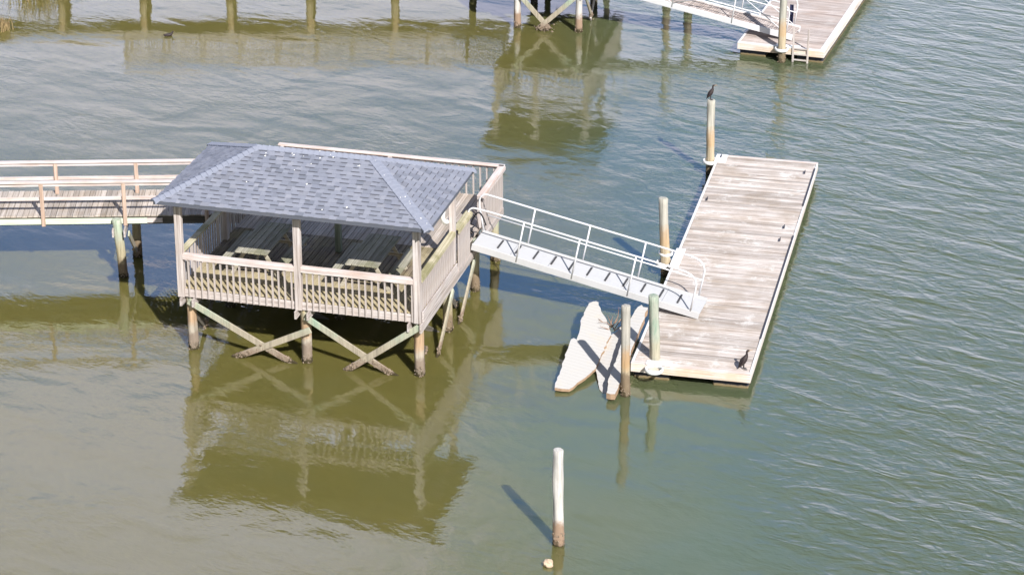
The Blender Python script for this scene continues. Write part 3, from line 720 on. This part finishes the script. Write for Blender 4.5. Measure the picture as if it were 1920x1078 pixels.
# ------------------------------------------------------------------ broken panels
Lp = [(1.932,58.48,.575),(2.028,58.564,.581),(2.123,58.598,.58),(2.176,58.552,.572),(2.231,58.133,.514),(2.366,57.725,.455),(2.408,57.362,.405),(2.452,57.075,.366),(2.365,56.827,.338),(2.101,55.81,.219),(2.03,55.548,.189),(1.67,55.011,.137),(1.368,54.6,.098),(1.178,54.606,.109),(1.026,54.638,.12),(1.041,54.843,.146),(1.163,55.334,.204),(1.217,55.547,.229),(1.26,55.83,.264),(1.331,56.212,.31),(1.402,56.526,.347),(1.459,56.794,.379),(1.526,56.848,.383),(1.59,56.782,.371),(1.662,57.101,.409),(1.71,57.494,.458),(1.743,57.792,.495),(1.83,58.121,.533)]
Mp = [(2.457,57.204,.305),(2.58,57.32,.324),(2.708,57.587,.36),(2.846,57.753,.385),(2.694,56.442,.233),(2.454,55.493,.117),(2.259,54.566,.005),(2.171,54.596,.004),(2.099,54.765,.019),(2.061,55.238,.069),(2.035,55.693,.118),(2.107,55.953,.15),(2.371,56.961,.274)]
Rp = [(2.896,57.158,.677),(3.0,57.481,.731),(3.06,57.667,.762),(3.131,57.804,.787),(3.228,57.889,.806),(3.263,57.787,.795),(3.381,57.748,.799),(2.933,56.07,.528),(2.686,54.957,.352),(2.543,54.482,.275),(2.484,54.246,.237),(2.442,54.119,.216),(2.342,54.131,.209),(2.243,54.186,.209),(2.311,54.778,.297),(2.441,55.258,.375),(2.592,55.926,.481),(2.772,56.651,.597)]
BO = Vector((2.2, 56.2, 0)); BP = empty('broken_panel', BO, 0, 'broken white boat hull panels with jagged edges lying against the near dock corner', 'wreckage')
def jag(P, amp, seed):
    rng = random.Random(seed); out = []
    for i, p in enumerate(P):
        q = P[(i+1) % len(P)]; out.append(Vector(p)); Ln = (Vector(q)-Vector(p)).length
        k = int(Ln/.11)
        for j in range(1, k):
            v = Vector(p)+(Vector(q)-Vector(p))*(j/k); v.x += rng.uniform(-amp, amp); v.y += rng.uniform(-amp, amp)*.6; out.append(v)
    return [v-BO for v in out]
m = MB(); m.prism(jag(Lp, .024, 1), .07); m.build('side_panel', PANEL, BP)
m = MB(); m.prism(jag(Mp, .014, 2), .06); m.build('keel_panel', PANEL, BP)
m = MB(); m.prism(jag(Rp, .020, 3), .15); m.build('side_panel', PANEL, BP)
tw = empty('dead_branch', (2.5, 57.4, .36), 0, 'reddish dead branch caught at the top of the broken white panels', 'branch'); BO2 = Vector((2.5, 57.4, .36)); rng = random.Random(5)
for i in range(9):
    a = Vector((2.42+rng.uniform(-.1, .2), 57.35+rng.uniform(-.1, .3), .38)); d = Vector((rng.uniform(-.35, .3), rng.uniform(-.1, .5), rng.uniform(.02, .4)))
    mid2 = a+d*.5+Vector((rng.uniform(-.06, .06), 0, rng.uniform(0, .08))); t = MB(); t.tube([a-BO2, mid2-BO2, a+d-BO2], .01, 5, rs=[.014, .010, .005]); t.build('twig', TWIG, tw)

# ------------------------------------------------------------------ cormorants
def cormorant(loc, rz, s, label, lean=.35):
    o = empty('cormorant', loc, rz, label, 'cormorant', 'cormorants resting by the near dock'); o.scale = (s, s, s)
    # faces +x ; spine from tail to head
    sp = [(-.235, 0, .035, .012, .004), (-.20, 0, .075, .034, .012), (-.155, 0, .13, .045, .026), (-.115, 0, .19, .068, .060), (-.07, 0, .265, .085, .082), (-.025, 0, .345, .086, .086), (.015, 0, .42, .066, .070),
          (.042, 0, .475, .044, .048), (.055, 0, .525, .031, .033), (.050, 0, .575, .026, .027), (.045, 0, .615, .026, .027), (.062, 0, .648, .030, .030), (.095, 0, .662, .029, .028), (.125, 0, .658, .017, .016), (.14, 0, .655, .011, .010)]
    b = MB(); b.tube([p[:3] for p in sp], .05, 14, rs=[(p[3]*1.22, p[4]*1.22) for p in sp]); bd = b.build('body', FEATHER, o); sd2 = bd.modifiers.new('s', 'SUBSURF'); sd2.levels = sd2.render_levels = 1
    for q in (-1, 1):
        wg = MB(); pts = [(.012, q*.088, .40), (-.04, q*.108, .33), (-.09, q*.105, .25), (-.14, q*.080, .17), (-.19, q*.042, .10)]
        wg.tube(pts, .03, 10, rs=[(.012, .028), (.017, .060), (.017, .062), (.014, .042), (.005, .010)]); wg.build('wing', FEATHER, o)
        lg = MB(); lg.tube([(-.05, q*.045, .20), (-.035, q*.048, .09), (-.03, q*.05, .012)], .013, 8, rs=[.026, .014, .010]); lgo = lg.build('leg', FOOT, o)
        ft = MB(); ft.poly([(-.06, q*.05, .004), (.06, q*.05-.045, .004), (.075, q*.05, .006), (.055, q*.05+.045, .004), (-.03, q*.05, .022)], [(0, 1, 4), (1, 2, 4), (2, 3, 4), (3, 0, 4), (3, 2, 1, 0)]); ft.build('foot', FOOT, lgo)
    bk = MB(); bk.tube([(.128, 0, .657), (.185, 0, .652), (.235, 0, .646), (.246, 0, .630)], .01, 8, rs=[.016, .012, .009, .004]); bk.build('beak', BEAK, o)
    th = MB(); th.tube([(.088, 0, .60), (.098, 0, .635), (.135, 0, .645)], .02, 8, rs=[.010, .026, .015]); th.build('throat_patch', BEAK, bd)
    ey = MB()
    for q in (-1, 1): ey.box((.108, q*.027, .667), (.010, .005, .010))
    ey.build('eye', BEAK, bd)
    return o
cormorant((5.665, 68.70, 2.282), .1, .66, 'dark cormorant perched upright on top of the tall tan piling')
cb, cs_ = math.cos(DPHI), math.sin(DPHI)
def dock_pt(a, b2, z): return Vector((2.859+a*cb-b2*cs_, 55.336+a*cs_+b2*cb, z))
cormorant(dock_pt(2.72, .26, DZ+.004), .15, .74, 'dark cormorant standing on the front right corner of the near dock')

# small floating bird far left
d = MB(); d.tube([(-.16, 0, .06), (-.10, 0, .035), (0, 0, .04), (.09, 0, .05), (.135, 0, .10), (.15, 0, .14), (.19, 0, .145)], .05, 10, rs=[.012, (.05, .04), (.075, .055), (.055, .05), (.028, .028), (.03, .03), .006])
dd = d.build('duck', FEATHER); dd.location = (-11.45, 80.95, 0); dd.rotation_euler = (0, 0, .3); tag(dd, 'small dark bird floating on the water at upper left', 'bird')
bk = MB(); bk.tube([(.185, 0, .145), (.225, 0, .138)], .008, 6, rs=[.009, .003]); bk.build('beak', BEAK, dd)

# lump near the lone piling
bm = bmesh.new(); bmesh.ops.create_icosphere(bm, subdivisions=3, radius=.11)
for v in bm.verts: v.co *= 1+.35*noise.noise(v.co*14)+.15*noise.noise(v.co*40); v.co.x *= 1.05
me = bpy.data.meshes.new('rock'); bm.to_mesh(me); bm.free(); me.materials.append(painted('shell_lump', (.50, .38, .27), dirt=(.75, .68, .55), amt=.8, rough=.9, scale=14))
ro = bpy.data.objects.new('oyster_rock', me); col.objects.link(ro); ro.location = (.785, 46.55, .03); tag(ro, 'pale knobbly oyster lump poking out of the water beside the lone piling', 'rock')

# ------------------------------------------------------------------ far dock
D2PHI = -.32
FD = empty('far_dock', (7.31, 79.17, 0), D2PHI, 'far floating dock with boarding ladder cut off by the top edge', 'floating dock')
FW, FL = 2.87, 13.0
build_dock(FD, FW, FL, DZ, W_DOCK2, random.Random(6))
b = MB(); b.lohi((FW-.16, .127, DZ-.028), (FW, FL-.117, DZ+.012)); b.build('trim_board', WHITE, FD, bevel=.006, split=True)
collar(FD, 1.50, -.15, .43, .20, ((1.25, -.02, DZ+.008), (2.05, .22, DZ+.03)))
c2, s2 = math.cos(D2PHI), math.sin(D2PHI)
def fd(a, b2, z): return Vector((7.31+a*c2-b2*s2, 79.17+a*s2+b2*c2, z))
P = fd(1.50, -.15, 0)
GF = 'tall pilings around the far dock'
piling((P.x+.02, P.y, 0), (P.x-.02, P.y, 2.85), .128, P_TAN, 'tall tan piling in the white collar at front of the far dock', GF, 11)
b = MB()
for x in (1.86, 2.34):
    s = MB(); s.lohi((x-.03, -.055, -.25), (x+.03, -.012, 1.15)); s.build('ladder_rail', W_Z, FD, bevel=.005)
for z in (.08, .27, .46): 
    s = MB(); s.lohi((1.892, -.052, z-.02), (2.308, -.015, z+.02)); s.build('ladder_rung', W_X, FD)
piling((5.31, 84.6, 0), (5.31, 84.6, 3.7), .14, P_TAN, 'tan piling behind the far gangway with the long reflection', GF, 12, 20)
piling((6.0, 83.7, 0), (6.0, 83.7, 2.1), .14, P_TAN, 'shorter tan piling behind the far gangway nearer the far dock', GF, 13, 20)
# far gangway
G1 = Vector((4.204, 81.242, 0)); G2 = Vector((7.477, 79.910, 0)); dirv = (G2-G1).normalized()
E0 = G1-dirv*3.0; E1 = G2+dirv*1.75
z_at = lambda P: 1.19-(P-G1).dot(dirv)*.138+.17
gangway((E0.x, E0.y, z_at(E0)), (E1.x, E1.y, z_at(E1)), .95, 'far gangway with white truss rails and wooden slats sloping to the far dock', '', True)
# unidentified dark strip, upright at the rail end
fx = MB(); n = 13; rows = []
for z, wd in ((.02, .075), (.3, .06), (.6, .065), (.84, .055)): rows.append([Vector((-wd+2*wd*i/(n-1), .035*math.sin(i*1.57+z), z)) for i in range(n)]+[Vector((wd-2*wd*i/(n-1), .06+.03*math.sin(i*1.3+z), z)) for i in range(n)])
vs = [v for r in rows for v in r]; m2 = 2*n
fx.poly(vs, [(i*m2+k, i*m2+(k+1) % m2, (i+1)*m2+(k+1) % m2, (i+1)*m2+k) for i in range(3) for k in range(m2)]+[tuple(3*m2+k for k in range(m2))], True)
f_ = fx.build('navy_strip', NAVY); f_.location = (9.16, 80.45, .46); f_.rotation_euler = (0, 0, -.3); tag(f_, 'dark navy upright strip at the foot of the far gangway', 'navy_strip')

# ------------------------------------------------------------------ far pavilion (only its legs are in frame, the rest shows in the water)
P2 = empty('far_pavilion', (-.55, 82.05, 0), -.22, 'far pavilion legs with green cross braces cut off by the top edge', 'pavilion')
W2, DD, D22 = 3.1, 3.0, 6.2
hip_roof(P2, -.5, W2+.55, -.5, DD+.5, ZE+.1, 5.3, detail=False)
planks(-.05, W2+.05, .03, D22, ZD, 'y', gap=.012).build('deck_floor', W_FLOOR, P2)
b = MB(); b.lohi((-.05, -.02, ZB), (W2+.05, .025, ZD-.04)); b.lohi((-.05, D22-.045, ZB), (W2+.05, D22, ZD-.04)); b.build('rim_joist', W_X, P2, split=True)
b = MB(); b.lohi((W2+.055, 0, ZB), (W2+.095, D22, ZD)); b.lohi((-.095, 0, ZB), (-.055, D22, ZD)); b.build('rim_joist', W_Y, P2, split=True)
for x in (0, 1.35, W2):
    p = MB(); p.box((x, 0, (ZB+4.0)/2), (.17, .15, 4.0-ZB)); p.build('post', W_Z, P2)
    if x != 1.35: p = MB(); p.box((x, DD, (1.7+4.0)/2), (.15, .15, 4.0-1.7)); p.build('post', W_Z, P2)
railing(P2, (.09, -.005), (1.26, -.005), ZR, mats=(RAILB_X,), bz=ZB+.01, boff=.045)
railing(P2, (1.44, -.005), (W2-.09, -.005), ZR, mats=(RAILB_X,), bz=ZB+.01, boff=.045)
railing(P2, (W2+.03, .09), (W2+.03, D22), ZR, mats=(RAILB_Y,), bz=ZB, out=(1, 0), pick=(.08, .03), sp=.12)
railing(P2, (-.03, .09), (-.03, 3.2), ZR, mats=(RAILB_Y,), bz=ZB, out=(-1, 0), pick=(.05, .03), sp=.15)
railing(P2, (0, D22), (W2, D22), ZR, mats=(RAILB_X,), bz=ZD, out=(0, 1), sp=.2)
for i, x in enumerate((.70, 2.80)):
    for j, y in enumerate((.10, 2.75, 5.1)):
        pl = pile_mb((x, y, 0), (x, y, ZB-.01), .12, seed=90+i*3+j).build('pile', P_WHITE if j == 0 else P_DARK, P2)
        crust(pl, crust_mb((x, y, 0), .125, 34, seed=95+i*3+j))
    g = MB(); g.lohi((x-.17, -.15, ZB-.2), (x-.125, D22-.1, ZB-.004)); g.lohi((x+.125, -.15, ZB-.2), (x+.17, D22-.1, ZB-.004)); g.build('girder', W_Y, P2, split=True)
b1 = brace((.62, -.06, 1.38), (1.85, -.06, .05), BRACE, (0, 0, 1), P2); b2_ = brace((2.85, -.10, 1.38), (1.45, -.10, .06), BRACE, (0, 0, 1), P2)
clump((1.66, -.08, .10), 80, (.14, .05, .06), b1, 33, (.02, .05))
b3 = brace((2.97, .15, 1.35), (2.97, 1.5, .10), BRACE, (0, 0, 1), P2); clump((2.97, 1.4, .2), 40, (.03, .1, .08), b3, 34)
b4 = brace((2.97, 2.75, 1.35), (2.97, 1.3, .05), W_Y, (0, 0, 1), P2)

# ------------------------------------------------------------------ far walkway (seen as reflection)
FW_ = empty('far_walkway', (-16, 85.45, 0), .012, 'far walkway on pilings whose reflection crosses the top of the picture', 'walkway')
XA, XB = -10.0, 15.9
planks(XA, XB, 0, 1.4, ZD, 'y', gap=.012, w=.16).build('deck_floor', W_WALK, FW_)
b = MB(); b.lohi((XA, -.04, ZD-.26), (XB, .0, ZD-.03)); b.lohi((XA, .68, ZD-.26), (XB, .72, ZD-.04)); b.lohi((XA, 1.40, ZD-.26), (XB, 1.44, ZD-.03)); b.build('stringer', W_X, FW_, split=True)
for y in (-.02, 1.42):
    b = MB(); b.lohi((2.3, y-.07, ZR-.02), (XB, y+.07, ZR+.02)); r = b.build('handrail', RAILB_X, FW_)
    for k in range(11):
        x = 2.4+k*1.33; p = MB(); p.lohi((x-.045, y-.06, ZD-.24), (x+.045, y+.03, ZR-.02)); p.build('post', W_Z, FW_)
    if y < 0:
        n = 0; x = 2.48
        pk = MB()
        while x < XB-.03: pk.box((x, y, (ZD-.05+ZR-.02)/2), (.05, .02, ZR-.02-ZD+.05)); x += .092
        pp = pk.build('picket_screen', W_Z, FW_); pp['kind'] = 'stuff'
for i, x in enumerate((.23, 3.08, 6.11, 8.90, 11.87, 14.6)):
    for yy in (.05, 1.35):
        pl = pile_mb((x, yy, 0), (x, yy, ZD-.27), .13, seed=120+i).build('pile', P_TAN if i < 5 else P_DARK, FW_)

# ------------------------------------------------------------------ marsh grass
def grass(loc, n, spread, hgt, label, seed):
    rng = random.Random(seed); mb = MB()
    for _ in range(n):
        a = rng.gauss(0, spread); c = rng.gauss(0, spread*.6); h = hgt*rng.uniform(.5, 1.15); lx, ly = rng.gauss(0, .25)*h, rng.gauss(0, .25)*h
        w_ = rng.uniform(.008, .018); an = rng.uniform(0, 3.14); s = Vector((math.cos(an), math.sin(an), 0))*w_
        p0 = Vector((a, c, -.05)); p1 = p0+Vector((lx*.3, ly*.3, h*.6)); p2 = p0+Vector((lx, ly, h))
        mb.poly([p0-s, p0+s, p1+s*.8, p1-s*.8, p2], [(0, 1, 2, 3), (3, 2, 4)])
    o = mb.build('marsh_grass', GRASS, recalc=False); o.location = loc; tag(o, label, 'marsh grass', 'tufts of marsh grass in the far shallows')
grass((-17.15, 81.5, 0), 260, .16, .5, 'tan tuft of marsh grass at the left edge of the water', 1)
grass((-16.5, 85.3, 0), 240, .4, 1.0, 'taller marsh grass tuft beyond the far walkway seen by its reflection', 2)
